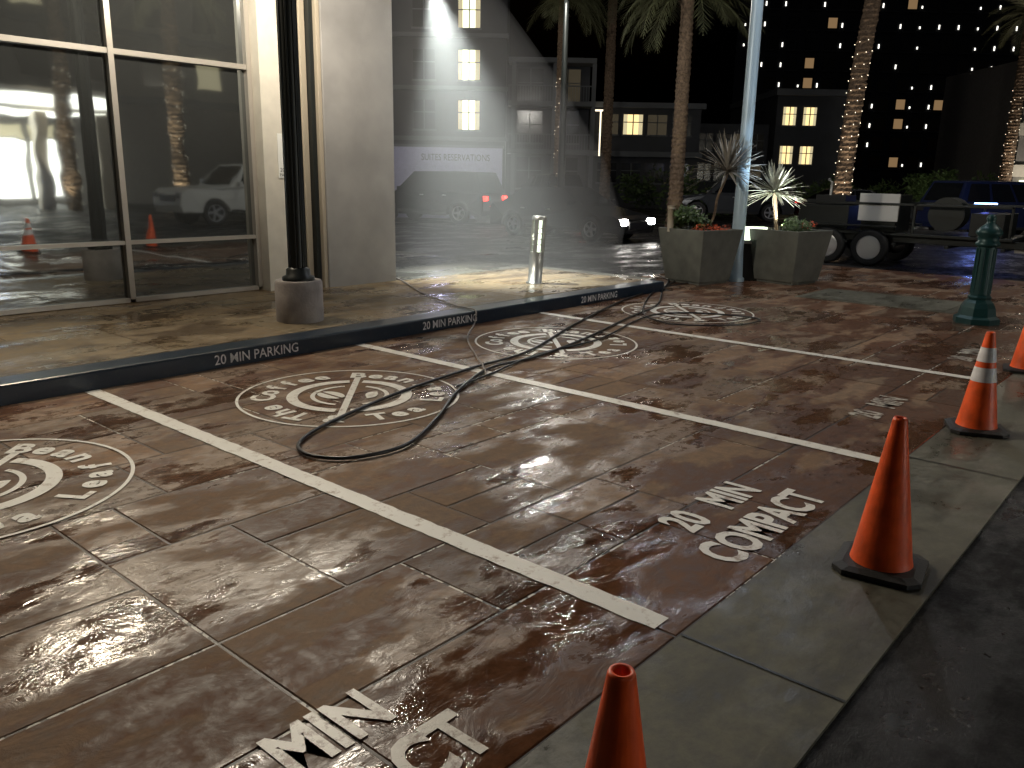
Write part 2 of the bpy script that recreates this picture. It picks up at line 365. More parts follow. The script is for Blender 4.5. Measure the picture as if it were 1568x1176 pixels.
mb.build('pressure_hose')
mb=MB()
mb.tube(smooth([(6.6,3.4,.165),(6.3,2.7,.165),(5.6,1.5,.165),(5.15,.5,.168),(5.1,.22,.165),(5.06,.0,.158),(5.0,-.05,.05),(4.9,-.12,.012),(4.3,-.6,.012),(3.7,-1.3,.012),(3.45,-1.6,.03),(3.2,-1.9,.012)]),.009,'concrete')
mb.build('water_hose')

# ------------------------------------------------------------------ cones
def cone(x,y,rz,bands=False):
    mb=MB()
    pr=[(.135,.03),(.128,.06)]
    H=.70
    def rad(z): return .128+(.03-.128)*(z-.06)/(H-.06)
    if bands:
        segs=[(.06,.36,'orange',0),(.36,.46,'band',.002),(.46,.50,'orange',0),(.50,.60,'band',.002),(.60,H,'orange',0)]
    else: segs=[(.06,H,'orange',0)]
    mb.lathe(pr,'orange',n=32,cap=False)
    for a,b,k,o in segs:
        mb.lathe([(rad(a)+o,a),(rad((a+b)/2)+o,(a+b)/2),(rad(b)+o,b)],k,n=32,cap=False)
    mb.lathe([(.03,H),(.026,H+.008),(.019,H+.006),(.017,H-.12)],'orange',n=24,cap=False)
    s=.185;c=.05
    o=[(s-c,-s),(s,-s+c),(s,s-c),(s-c,s),(-s+c,s),(-s,s-c),(-s,-s+c),(-s+c,-s)]
    def ring(f,z): return [(p[0]*f,p[1]*f,z) for p in o]
    vs=ring(1,.0)+ring(1,.022)+ring(.80,.034)+[( .135*math.cos(math.atan2(p[1],p[0])),.135*math.sin(math.atan2(p[1],p[0])),.034) for p in o]
    fs=[]
    for r in range(3):
        for i in range(8): fs.append((r*8+i,r*8+(i+1)%8,(r+1)*8+(i+1)%8,(r+1)*8+i))
    mb.add(vs,fs,'black')
    mb.build('traffic_cone',X=Matrix.Translation((x,y,.003))@Matrix.Rotation(rz,4,'Z'))
cone(-.67,-5.82,.3);cone(1.757,-5.656,.15);cone(4.49,-5.45,.4,True);cone(6.98,-5.33,.2)

# ------------------------------------------------------------------ building (left)
bld=empty('storefront_building')
mb=MB()
mb.box((-12,3.3,-.1),(5.6,12,7),'apt')
mb.build('wall_core',bld)
mb=MB()
xs=[-7.88,-6.15,-4.42,-2.69,-.96,.77,2.5,4.23]
for i in range(len(xs)-1):
    for z0,z1 in ((.2,.84),(.88,2.94),(3.0,5.2),(5.26,6.9)):
        mb.add([(xs[i]+.03,3.25,z0),(xs[i+1]-.03,3.25,z0),(xs[i+1]-.03,3.25,z1),(xs[i]+.03,3.25,z1)],[(0,1,2,3)],'glass')
mb.build('glazing',bld)
mb=MB()
for x in xs: mb.box((x-.032,3.17,.2),(x+.032,3.29,7),'frame')
for z,t in ((.86,.022),(2.97,.03),(5.23,.03)):
    for i in range(len(xs)-1): mb.box((xs[i]+.033,3.18,z-t),(xs[i+1]-.033,3.28,z+t),'frame')
for i in range(len(xs)-1): mb.box((xs[i]+.033,3.18,.16),(xs[i+1]-.033,3.28,.21),'frame')
mb.build('window_frames',bld)
mb=MB()
mb.box((4.264,3.0,.13),(4.84,3.6,7),'beige')
mb.build('beige_wall',bld)
mb=MB()
mb.box((4.842,2.94,.13),(4.93,3.6,7),'trim');mb.box((4.932,2.86,.13),(5.0,3.6,7),'dark')
mb.box((5.002,2.80,.13),(5.06,3.6,7),'trim')
mb.build('pillar_trim',bld,bevel=.008)
mb=MB()
mb.box((5.062,2.78,.13),(6.28,4.4,7),'pillar')
mb.build('pillar',bld,bevel=.012)
mb=MB()
mb.box((4.47,2.985,1.62),(4.72,2.998,2.18),'sign')
Xs=Matrix.Translation((4.595,2.982,1.70))@Matrix.Rotation(math.pi/2,4,'X')
add_text(mb,'20 MIN',.07,'ink',Xs);add_text(mb,'PARKING',.055,'ink',Matrix.Translation((0,0,-.06))@Xs)
arc(mb,.045,.055,0,360,'ink',Matrix.Translation((4.595,2.982,2.02))@Matrix.Rotation(math.pi/2,4,'X'),32)
add_text(mb,'P',.07,'ink',Matrix.Translation((4.595,2.982,1.995))@Matrix.Rotation(math.pi/2,4,'X'))
mb.build('parking_sign')
mb=MB();mb.box((1.5,2.95,5.05),(1.9,3.15,5.2),'dark');mb.box((1.68,3.0,5.2),(1.72,3.2,5.3),'dark')  # unseen housing, added to carry the lot fill
wf=mb.build('added_fill_housing')
light('added_lot_fill_beam','SPOT',(1.7,2.9,5.02),650,(1,.85,.64),.2,target=(1.2,-3.0,0),size=95,blend=.8,parent=wf)  # added fill with no seen source, brightens the lot

# ------------------------------------------------------------------ lamp post
mb=MB()
P=(3.22,.86,0)
mb.lathe([(.245,.15),(.25,.17),(.25,.56),(.235,.585)],'concrete',P,32)
mb.lathe([(.17,.585),(.17,.62),(.13,.64),(.125,.70),(.10,.72)],'dark',P,24)
mb.lathe([(.092,.72),(.092,3.6),(.08,4.1)],'dark',P,20)
for a in range(8):
    q=a*math.pi/4;mb.lathe([(.010,.72),(.010,3.9)],'dark',(P[0]+.092*math.cos(q),P[1]+.092*math.sin(q),0),6)
mb.lathe([(.07,4.1),(.17,4.2),(.17,4.24)],'dark',P,24)
for a in range(4):
    q=a*math.pi/2;mb.lathe([(.012,4.24),(.012,4.6)],'dark',(P[0]+.155*math.cos(q),P[1]+.155*math.sin(q),0),6)
mb.lathe([(.21,4.6),(.19,4.66),(.05,4.8)],'dark',P,24)
lp=mb.build('lamp_post')
light('lantern_bulb','POINT',(P[0],P[1],4.42),900,(1,.90,.74),.10,parent=lp)

fx=(6.72,2.45,4.3)
mb=MB();mb.box((6.28,2.6,4.45),(6.72,2.66,4.51),'dark')
mb.box((-.16,-.1,0),(.16,.1,.12),'dark',X=Matrix.Translation((fx[0],fx[1],fx[2]+.04)))
fl=mb.build('floodlight')
light('flood_beam','SPOT',fx,2600,(.93,1,.95),.06,target=(7.9,2.2,0),size=54,blend=1,parent=fl)

# mist plume (drifting spray under the flood light)
mb=MB();n=24;vs=[]
dirv=Vector((8.0,2.2,0))-Vector(fx)
Hs=[(-.1,.5),(.08,1.0),(.3,1.6),(.55,2.1),(.8,2.3),(.955,2.1)]
rnd=random.Random(3)
for t,r in Hs:
    c=Vector(fx)+Vector((0,0,.1))+dirv*t
    for i in range(n):
        a=2*math.pi*i/n;vs.append((c.x+r*math.cos(a)*(1+rnd.uniform(-.06,.06)),c.y+r*.9*math.sin(a),max(c.z,.18)))
fs=[tuple(range(n))[::-1],tuple(range(len(vs)-n,len(vs)))]
for j in range(len(Hs)-1):
    for i in range(n): fs.append((j*n+i,(j+1)*n+i,(j+1)*n+(i+1)%n,j*n+(i+1)%n))
mb.add(vs,fs,'dark',True);ob=mb.build('pressure_washer_mist')
mv=bpy.data.materials.new('mist');mv.use_nodes=True;nt=mv.node_tree;nt.nodes.clear()
o=N(nt,'ShaderNodeOutputMaterial');vs_=N(nt,'ShaderNodeVolumeScatter');vs_.inputs['Density'].default_value=.12;vs_.inputs['Anisotropy'].default_value=.1
nt.links.new(vs_.outputs[0],o.inputs['Volume']);ob.data.materials.clear();ob.data.materials.append(mv)

# ------------------------------------------------------------------ bollard light
mb=MB();c=(0,0,0)
mb.lathe([(.13,0),(.13,.015),(.105,.02),(.105,.47)],'steel',c,24)
for a in range(4):
    q=a*math.pi/2+.35
    mb.box((.075,-.026,.47),(.105,.026,.93),'steel',X=Matrix.Rotation(q,4,'Z'))
mb.lathe([(.045,.47),(.045,.93)],'softlight',c,16)
for z in (.57,.65,.73,.81): mb.lathe([(.085,z),(.06,z+.012)],'steel',c,20)
mb.lathe([(.11,.93),(.11,.97),(.095,.99)],'steel',c,24)
bo=mb.build('bollard_light',X=Matrix.Translation((7.62,1.2,.15))@Matrix.Rotation(.05,4,Vector((.76,.65,0))))
light('bollard_lamp','POINT',(7.62,1.2,.85),6,(.95,1,.8),.05,parent=bo)

# ------------------------------------------------------------------ teal cast iron bollard
mb=MB();c=(9.75,-4.3,0)
mb.lathe([(.27,0),(.27,.07),(.22,.10),(.20,.20),(.17,.26),(.13,.30),(.14,.33),(.115,.36)],'teal',c,8,smooth=False)
mb.lathe([(.115,.36),(.105,.95)],'teal',c,24)
for a in range(12):
    q=a*math.pi/6;mb.lathe([(.014,.38),(.012,.93)],'teal',(c[0]+.108*math.cos(q),c[1]+.108*math.sin(q),0),6)
mb.lathe([(.105,.95),(.14,.97),(.14,1.0),(.115,1.02),(.12,1.08),(.15,1.11),(.15,1.14),(.11,1.19),(.05,1.24),(.045,1.27),(.06,1.30),(.035,1.34),(.0,1.35)],'teal',c,24)
mb.build('cast_iron_bollard')

# ------------------------------------------------------------------ planters
def rosette(mb,c,R,n,k,w=.03,seed=1,droop=.5,low=-.3):
    rnd=random.Random(seed)
    for i in range(n):
        a=rnd.uniform(0,2*math.pi);e=rnd.uniform(low,1.45);L=R*rnd.uniform(.75,1.1)
        d=Vector((math.cos(a)*math.cos(e),math.sin(a)*math.cos(e),math.sin(e)));s=Vector((-math.sin(a),math.cos(a),0))
        dr=droop*rnd.uniform(.3,1)*math.cos(e)
        vs=[];m_=6
        for j in range(m_+1):
            t=j/m_;p=Vector(c)+d*L*t+Vector((0,0,-dr*L*t*t*.6));ww=w*(1-t**2.2)*(.6+.8*min(t*3,1))*.6+.001
            vs+=[p-s*ww,p+Vector((0,0,-.006)),p+s*ww]
        fs=[]
        for j in range(m_):
            fs+=[(3*j,3*j+1,3*j+4,3*j+3),(3*j+1,3*j+2,3*j+5,3*j+4)]
        mb.add(vs,fs,k)
def clump(mb,c,r,n,k,s=.04,seed=2,sub=6):
    rnd=random.Random(seed);cs=[Vector((rnd.uniform(-1,1)*.6*r[0],rnd.uniform(-1,1)*.6*r[1],rnd.uniform(-.3,.8)*.6*r[2])) for _ in range(sub)]
    for i in range(n):
        q=rnd.choice(cs);v=Vector((rnd.gauss(0,1),rnd.gauss(0,1),rnd.gauss(0,1))).normalized()*rnd.uniform(.3,1)**.5
        p=Vector(c)+q+Vector((v.x*r[0]*.5,v.y*r[1]*.5,v.z*r[2]*.5))
        a=Vector((rnd.gauss(0,1),rnd.gauss(0,1),rnd.gauss(0,1))).normalized();b=a.orthogonal().normalized();ss=s*rnd.uniform(.6,1.4)
        mb.add([p-a*ss,p+b*ss*.45,p+a*ss,p-b*ss*.45],[(0,1,2,3)],k)
def planter(cx,cy,rot):
    mb=MB();T=Matrix.Translation((cx,cy,0))@Matrix.Rotation(rot,4,'Z');b=.38;t=.50;H=.90
    def sq(s,z): return [(-s,-s,z),(s,-s,z),(s,s,z),(-s,s,z)]
    vs=sq(b-.03,0)+sq(b-.03,.04)+sq(b,.04)+sq(t,H)+sq(t-.06,H)+sq(t-.07,H-.07)
    fs=[]
    for r in range(5):
        for i in range(4): fs.append((r*4+i,r*4+(i+1)%4,(r+1)*4+(i+1)%4,(r+1)*4+i))
    mb.add(vs,fs,'planter',X=T);s=t-.065
    mb.add(sq(s,H-.05),[(0,1,2,3)],'soil',X=T)
    return mb
mb=planter(10.83,.24,-.22);mb.build('planter',bevel=.01)
mb=planter(12.02,-.83,-.2);mb.build('planter',bevel=.01)
mb=MB();mb.tube(smooth([(10.95,.20,.84),(11.0,.1,1.1),(10.98,.05,1.4),(11.05,-.03,1.7),(11.08,-.05,1.85)]),.022,'bark')
rosette(mb,(11.08,-.05,1.85),.66,85,'spike',.035,3,.5)
mb.build('cordyline_plant')
mb=MB();mb.tube([(12.1,-.55,.84),(12.08,-.5,1.2),(12.1,-.45,1.5)],.035,'bark')
rosette(mb,(12.1,-.45,1.52),.56,100,'spike2',.035,5,.3,low=-.5)
mb.build('yucca_plant')
mb=MB();clump(mb,(10.75,.42,1.0),(.4,.35,.3),700,'leaf',.05,5)
rosette(mb,(10.7,.55,.9),.42,40,'leaf',.03,8,.4,low=.3)
mb.build('shrub')
mb=MB();clump(mb,(12.0,-.95,.93),(.38,.3,.2),500,'leaf',.04,7);mb.build('shrub')
mb=MB();clump(mb,(10.7,.0,.90),(.35,.25,.10),260,'flower',.020,15)
clump(mb,(12.15,-1.0,.95),(.3,.25,.10),140,'flower',.02,16);mb.build('red_flowers')
mb=MB();mb.tube([(10.45,.60,.84),(10.45,.60,1.22)],.055,'trim',12);mb.tube([(10.45,.60,1.22),(10.45,.60,1.27)],.065,'trim',12);mb.build('irrigation_pipe')
mb=MB();mb.lathe([(.04,.86),(.05,.95)],'dark',(11.85,-.75,0),12);up=mb.build('planter_uplight')
light('uplight','SPOT',(11.85,-.75,.98),110,(.95,1,.9),.05,target=(12.1,-.45,1.6),size=110,blend=.6,parent=up)
mb=MB();T=Matrix.Translation((11.75,-.25,0))@Matrix.Rotation(math.atan2(-EY,EX),4,'Z')
mb.box((-.30,-.10,.70),(.24,.10,.92),'softlight',X=T);mb.box((-.32,-.12,.64),(.26,.12,.698),'steel',X=T)
mb.box((-.30,-.10,-.02),(.24,.10,.64),'dark',X=T);mb.build('service_light_box')
mb=MB();pc=(11.45,-.15,0)
mb.lathe([(.16,0),(.16,.05),(.13,.08),(.11,.5),(.10,3),(.085,7.2)],'poleblue',pc,24)
mb.tube([(11.45,-.15,7.1),(11.2,-.45,7.35),(10.8,-.8,7.4)],.035,'poleblue')
mb.box((-.28,-.12,-.05),(.28,.12,.06),'dark',X=Matrix.Translation((10.65,-.93,7.4))@Matrix.Rotation(.85,4,'Z'))
lpole=mb.build('light_pole')
light('pole_lamp','POINT',(10.62,-.95,7.28),340,(.84,.90,1),.12,parent=lpole)
light('pole_uplight','SPOT',(11.2,-.75,.95),150,(.6,.8,1),.05,target=(11.5,-.18,3.2),size=50,blend=.8,parent=lpole)

# ------------------------------------------------------------------ palms
def palm(name,base,h,tr,R,n,seed,lean=(0,0),lit=0,litcol=(1,.85,.6),beads=0,crown=3):
    rnd=random.Random(seed);mb=MB();bx,by=base
    nn=int(h/.09);prof_v=[];n_=14
    def rr_(t): return tr*(1.25-.55*t**.5 if t<.15 else 1.04-.2*t)
    for i in range(nn+1):
        t=i/nn;z=h*t;x=bx+lean[0]*t*t;y=by+lean[1]*t*t
        r=rr_(t)*(1.0+.10*(i%2))
        for j in range(n_):
            a=2*math.pi*(j+.5*(i%2))/n_;rj=r*(1+.07*rnd.uniform(-1,1));prof_v.append((x+rj*math.cos(a),y+rj*math.sin(a),z))
    fs=[]
    for i in range(nn):
        for j in range(n_): fs.append((i*n_+j,i*n_+(j+1)%n_,(i+1)*n_+(j+1)%n_,(i+1)*n_+j))
    mb.add(prof_v,fs,'bark')
    for i in range(beads):
        t=i/beads*.62;z=h*t+.2;a=i*.9;r=rr_(t)*1.12+.01;x=bx+lean[0]*t*t+r*math.cos(a);y=by+lean[1]*t*t+r*math.sin(a);s=.017
        mb.add([(x-s,y,z),(x,y-s,z),(x+s,y,z),(x,y+s,z),(x,y,z+s),(x,y,z-s)],[(0,1,4),(1,2,4),(2,3,4),(3,0,4),(1,0,5),(2,1,5),(3,2,5),(0,3,5)],'string')
    c=Vector((bx+lean[0],by+lean[1],h))
    clump(mb,c,(tr*2.2,tr*2.2,.9),160,'bark',.16,seed)
    for i in range(n):
        a=rnd.uniform(0,2*math.pi);e=rnd.uniform(-.25,1.35);L=R*rnd.uniform(.8,1.1)
        hd=Vector((math.cos(a),math.sin(a),0));s=Vector((-math.sin(a),math.cos(a),0));pp=[];ang=e;p=c.copy();m_=16;cv=rnd.uniform(.06,.11)
        for j in range(m_+1):
            pp.append(p.copy());p=p+(hd*math.cos(ang)+Vector((0,0,math.sin(ang))))*L/m_;ang-=cv
        mb.tube(pp,[.025*(1-j/m_)+.006 for j in range(m_+1)],'frond',4,False)
        for j in range(2,m_+1):
            t=j/m_;ll=R*.24*math.sin(math.pi*min(1,.15+.85*t))**.7+.05
            tg=(pp[j]-pp[j-1]).normalized()
            for q in (0,.5):
                o_=pp[j]-tg*(L/m_)*q
                for sd in (-1,1):
                    dd=(s*sd*.8+tg*.75+Vector((0,0,-.25+rnd.uniform(-.25,.25)))).normalized()
                    w=tg*.015
                    mb.add([o_-w,o_+dd*ll*.5-w*1.0,o_+dd*ll,o_+dd*ll*.5+w,o_+w],[(0,1,2,3,4)],'frond')
    ob=mb.build(name)
    if lit:
        f=(Vector((CAM.x,CAM.y,0))-Vector((bx,by,0))).normalized()
        q=Vector((bx,by,.15))+f*.8
        light('trunk_uplight','SPOT',q,lit,litcol,.05,target=(bx,by,h*.3),size=60,blend=.8,parent=ob)
        if crown:
            q2=Vector((bx,by,.15))+f*1.5
            light('crown_uplight','SPOT',q2,lit*crown,litcol,.05,target=c,size=40,blend=.8,parent=ob)
p=V(40,1.95);palm('palm_tree',(p.x,p.y),9.6,.19,2.8,46,1,lit=60,beads=40)
p=V(30,5.65);palm('palm_tree',(p.x,p.y),7.9,.24,3.0,52,2,lit=10,litcol=(1,.9,.6),crown=18)
p=V(32,12.25);palm('palm_tree',(p.x,p.y),10.5,.3,3,40,3,lean=(.6,-.4),lit=280,litcol=(1,.83,.62),beads=110)
p=V(50,28.6);palm('palm_tree',(p.x,p.y),11,.3,3,30,4,lit=300,litcol=(1,.8,.6),beads=80)
p=V(44,4.6);palm('palm_tree',(p.x,p.y),11,.25,3,30,6)
palm('palm_tree',(16.2,-21.2),9,.32,3,26,7,lit=900,beads=60)
palm('palm_tree',(13.0,-24.3),9,.3,3,26,8,lit=500,beads=60)

# ------------------------------------------------------------------ vehicles
def vehicle(name,kind,loc,heading,paintk,head=True,tail=True):
    mb=MB()
    if kind=='sedan': L,W,wr=4.8,1.82,.34;xf,xr=1.42,-1.42;up=[(2.36,.24),(2.42,.45),(2.36,.62),(2.15,.72),(1.0,.93),(-1.75,.98),(-2.3,.97),(-2.4,.8),(-2.38,.3)];belt=.95;rz=1.43;gb=(1.1,-2.0);gt=(.25,-1.15)
    elif kind=='suv': L,W,wr=5.0,1.98,.40;xf,xr=1.55,-1.5;up=[(2.4,.3),(2.48,.55),(2.44,.85),(2.2,1.02),(1.05,1.14),(-2.3,1.16),(-2.45,1.1),(-2.48,.5),(-2.42,.33)];belt=1.13;rz=1.82;gb=(1.2,-2.4);gt=(.5,-2.1)
    else: L,W,wr=5.9,2.0,.42;xf,xr=1.85,-1.8;up=[(2.85,.4),(2.93,.65),(2.9,1.05),(2.7,1.17),(1.2,1.25),(-.95,1.27),(-2.9,1.29),(-2.95,1.2),(-2.95,.6),(-2.9,.45)];belt=1.25;rz=1.93;gb=(1.3,-1.0);gt=(.6,-.75)
    ar=wr+.07
    prof=list(up)
    bz=up[-1][1]
    def archpts(cx): 
        a0=math.asin(max(-1,min(1,(bz-wr)/ar)));return [(cx-ar*math.cos(a),wr+ar*math.sin(a)) for a in [a0+(math.pi-2*a0)*i/10 for i in range(11)]]
    prof+=archpts(xr)+archpts(xf)
    h=W/2;n=len(prof)
    def yy(x,z):
        e=max(0,abs(x)-(L/2-.6))/.6
        return h*(1-.10*e*e)*(1-.05*max(0,z-.6))
    vs=[(x,-yy(x,z),z) for x,z in prof]+[(x,yy(x,z),z) for x,z in prof]
    fs=[tuple(range(n)),tuple(range(n,2*n))[::-1]]+[(i,i+n,(i+1)%n+n,(i+1)%n) for i in range(n)]
    mb.add(vs,fs,paintk)
    hb=h*.93;ht=h*.74;z0=belt-.01
    G=[(gb[0],-hb,z0),(gb[1],-hb,z0),(gb[1],hb,z0),(gb[0],hb,z0),(gt[0],-ht,rz),(gt[1],-ht,rz),(gt[1],ht,rz),(gt[0],ht,rz)]
    G=[Vector(q) for q in G]
    rc=Vector(((gt[0]+gt[1])/2,0,rz+.04))
    mb.add(G+[rc],[(0,4,5,1),(1,5,6,2),(2,6,7,3),(3,7,4,0),(4,8,5),(5,8,6),(6,8,7),(7,8,4)],paintk)
    def pane(a,b,c,d,u0,u1,v0,v1):
        def B(u,v): return (a*(1-u)+b*u)*(1-v)+(d*(1-u)+c*u)*v
        q=[B(u0,v0),B(u1,v0),B(u1,v1),B(u0,v1)];nn=(q[1]-q[0]).cross(q[3]-q[0]).normalized()
        cen=sum(q,Vector())/4;mid=Vector((rc.x,0,(belt+rz)/2))
        if nn.dot(cen-mid)<0: nn=-nn
        mb.add([x+nn*.012 for x in q],[(0,1,2,3)],'cglass')
    cuts={'sedan':[(.1,.47),(.5,.86)],'suv':[(.08,.38),(.41,.66),(.69,.94)],'pickup':[(.1,.52),(.56,.93)]}[kind]
    for u0,u1 in cuts:
        pane(G[0],G[1],G[5],G[4],u0,u1,.1,.88);pane(G[3],G[2],G[6],G[7],u0,u1,.1,.88)
    pane(G[0],G[3],G[7],G[4],.07,.93,.08,.92);pane(G[1],G[2],G[6],G[5],.08,.92,.1,.9)
    fx=up[1][0];zf=up[2][1]
    for s in (-1,1):
        y0,y1=sorted((s*h*.58,s*h*.88))
        mb.box((fx-.22,y0,zf-.14),(fx+.012,y1,zf+.02),'head' if head else 'headoff')
        xr_=-L/2
        zt=belt-.28
        mb.box((xr_-.01,y0,zt),(xr_+.12,y1,zt+.16),'tail' if tail else 'black')
        a,b_=sorted((s*(h*.93),s*(h+.14)));mb.box((gb[0]-.35,a,belt+.02),(gb[0]-.2,b_,belt+.16),paintk)
        a,b_=sorted((s*(h*.95),s*(h+.008)));mb.box((xr+ar+.05,a,bz-.02),(xf-ar-.05,b_,bz+.08),'black')
        for hx in (gb[0]-1.25,gb[0]-2.2):
            if kind!='pickup' or hx>-1: mb.box((hx,min(s*h*.96,s*(h+.01)),belt-.14),(hx+.16,max(s*h*.96,s*(h+.01)),belt-.10),'rim')
    mb.box((fx-.1,-h*.5,zf-.25),(fx+.02,h*.5,zf-.05),'black')
    if kind=='pickup': mb.box((-2.85,-h*.82,1.20),(-1.1,h*.82,1.305),'black')
    for cx in (xf,xr):
        for s in (-1,1):
            X=Matrix.Translation((cx,s*(h-.13),wr))@Matrix.Rotation(-s*math.pi/2,4,'X')
            mb.lathe([(wr*.62,-.1),(wr*.95,-.1),(wr,-.07),(wr,.07),(wr*.95,.10),(wr*.66,.105),(wr*.62,.08)],'black',X=X,n=28,cap=False)
            mb.lathe([(wr*.64,.085),(wr*.58,.095),(wr*.55,.05)],'rim',X=X,n=28,cap=False)
            mb.lathe([(wr*.62,.0),(wr*.62,.02)],'black',X=X,n=20)
            for q in range(5):
                mb.box((.0,-.035,.03),(wr*.6,.035,.085),'rim',X=X@Matrix.Rotation(q*2*math.pi/5,4,'Z'))
            mb.lathe([(.07,.03),(.06,.095)],'rim',X=X,n=12)
    return mb.build(name,X=Matrix.Translation(loc)@Matrix.Rotation(heading,4,'Z'),bevel=.035)
sd=vehicle('sedan_car','sedan',(17.7,8.2,-.016),math.radians(-91),'carblack',True,True)
light('headlamp_beam','SPOT',(17.3,5.6,.62),250,(1,.96,.9),.05,target=(16.0,-6,.2),size=70,blend=.6,parent=sd)
vehicle('suv_car','suv',(20.0,16.1,-.016),math.radians(104),'carblack',False,True)
q=V(42,1.6);vehicle('hatchback_car','suv',(q.x,q.y,-.016),math.radians(60),'carblack',False,True)
q=V(28,16.0);vehicle('parked_car','suv',(q.x,q.y,-.016),math.radians(-35),'carblue',False,False)
q=V(36,14.5);vehicle('parked_car','sedan',(q.x,q.y,-.016),math.radians(-50),'cargrey',True,False)
q=V(34,20.2);vehicle('parked_car','sedan',(q.x,q.y,-.016),math.radians(130),'carwhite',False,True)
q=V(37,9.5);vehicle('parked_car','suv',(q.x,q.y,-.016),math.radians(120),'cargrey',False,True)
vehicle('pickup_truck','pickup',(13.9,-12.3,-.016),math.radians(180),'carwhite',False,False)

# trailer
mb=MB()
X0,X1=16.35,18.2
for x in (X0+.15,X1-.25): mb.box((x,-6.2,.5),(x+.1,1.4,.64),'dark')
mb.box((X0,-3.4,.64),(X1,1.4,.70),'dark')
for y in (-3.3,-2.3,-1.3,-.3,.7): mb.box((X0,y,.44),(X1,y+.08,.5),'dark')
for s,x in ((-1,X0+.02),(1,X1-.02)):
    for y in (.12,-.78):
        X=Matrix.Translation((x,y,.37))@Matrix.Rotation(s*math.pi/2,4,'Y')
        mb.lathe([(.22,-.1),(.36,-.1),(.385,-.06),(.385,.06),(.36,.1),(.25,.105),(.22,.07)],'black',X=X,n=28,cap=False)
        mb.lathe([(.25,.1),(.225,.11),(.2,.04),(.08,.02),(.07,.07)],'rim',X=X,n=24)
    mb.box((x-.12,-1.25,.80),(x+.12,.6,.83),'dark')
mb.box((X0+.05,-1.25,.92),(X0+.12,-.45,1.48),'carwhite')
mb.box((X0+.13,-1.2,.705),(X0+1.1,-.5,1.46),'dark')
mb.box((X0+.2,-.2,.705),(X0+1.3,.9,1.22),'dark');mb.box((X0+.35,-.05,1.222),(X0+1.0,.6,1.42),'black')
mb.tube([(X0+.4,.3,1.42),(X0+.4,.3,1.7),(X0+.5,.4,1.75)],.03,'steel')
mb.lathe([(.34,-.25),(.34,-.22),(.12,-.22),(.12,.22),(.34,.22),(.34,.25)],'dark',X=Matrix.Translation((16.9,-2.1,1.1))@Matrix.Rotation(math.pi/2,4,'Y'),n=24)
for y in (-3.35,-1.6,1.35):
    for x in (X0+.03,X1-.08): mb.box((x,y,.70),(x+.05,y+.05,1.3),'dark')
for x in (X0+.03,X1-.08): mb.box((x,-3.35,1.25),(x+.05,1.4,1.3),'dark')
mb.box((X0+.1,-3.2,.705),(X0+1.3,-2.6,1.15),'dark')
mb.box((X0+.3,-6.3,.42),(X1-.6,-3.4,.56),'steel')
mb.box((X0+.2,-4.6,.565),(X1-.7,-3.7,.95),'steel')
mb.build('equipment_trailer',bevel=.01)

# ------------------------------------------------------------------ background buildings
def windows(mb,l0,l1,d,zs,cols,w,h,litset,k='pale',dim=0):
    rnd=random.Random(int(d*10+cols))
    for zi,z in enumerate(zs):
        for ci in range(cols):
            l=l0+(l1-l0)*(ci+.5)/cols
            kk=k if (ci,zi) in litset else ('dimwin' if rnd.random()<dim else 'aptglass')
            mb.box((l-w/2,d-.02,z-h/2),(l+w/2,d+.05,z+h/2),kk)
            if kk==k:
                mb.box((l-w/2,d-.03,z-h/2),(l-w/2+w*.2,d-.021,z+h/2),'curtain');mb.box((l+w*.28,d-.03,z-h/2),(l+w/2,d-.021,z+h/2),'curtain')
            mb.box((l-w/2-.08,d-.06,z-h/2-.1),(l+w/2+.08,d+.04,z-h/2-.002),'apt2')
            mb.box((l-.03,d-.05,z-h/2),(l+.03,d-.032,z+h/2),'apt2')
            mb.box((l-w/2,d-.05,z+.1),(l-.031,d-.032,z+.15),'apt2');mb.box((l+.031,d-.05,z+.1),(l+w/2,d-.032,z+.15),'apt2')
mb=MB()
mb.box((-26,47,-.1),(-.6,60,15),'apt')
windows(mb,-25.5,-1.4,47,[2.2,4.85,7.4,10.0,12.7],10,1.15,1.5,{(9,1),(9,2),(9,3)},dim=.15)
for z in (3.5,6.1,8.75,11.4,14): mb.box((-26.1,46.8,z),(-.5,46.99,z+.22),'apt2')
mb.box((-.598,48.5,-.1),(4.0,60,8.0),'apt')
for z in (2.9,5.4,7.6):
    mb.box((-.5,46.9,z),(4.2,48.48,z+.25),'apt2')
    if z<7:
        mb.box((-.5,46.92,z+1.0),(4.2,46.98,z+1.06),'apt2')
        for i in range(32): mb.box((-.45+i*.148,46.93,z+.25),(-.42+i*.148,46.96,z+1.0),'apt2')
    for l in (-.3,1.9,4.0): mb.box((l,46.99,z-2.2),(l+.22,47.15,z-.01),'apt2')
windows(mb,-.3,3.8,48.5,[1.9,4.4,6.6],2,1.4,1.7,{},dim=.3)
mb.build('apartment_building',X=VM)
mb=MB();mb.box((4.2,50,-.1),(10.6,60,5.6),'apt');mb.box((4.0,49.7,5.6),(10.8,60,5.9),'apt2');mb.box((4.1,49.5,2.9),(10.7,49.98,3.2),'apt2')
windows(mb,4.6,10.2,50,[2.0,4.7],4,1.1,1.1,{(1,1)},'warm',dim=.4)
mb.tube([(4.75,49.3,2.9),(4.75,49.3,5.4)],.04,'tube',8);mb.box((4.2,49.2,5.35),(5.0,49.4,5.43),'tube')
mb.build('townhouse_building',X=VM)
mb=MB();mb.box((17.3,58,-.1),(22.0,70,7.2),'apt');mb.box((17.1,57.6,7.2),(22.2,70,7.6),'apt2');mb.box((10.9,59,-.1),(17.2,70,5.4),'apt')
windows(mb,17.5,20.2,58,[3.4,5.9],2,.85,1.15,{(1,0),(1,1),(0,0),(0,1)},'warm')
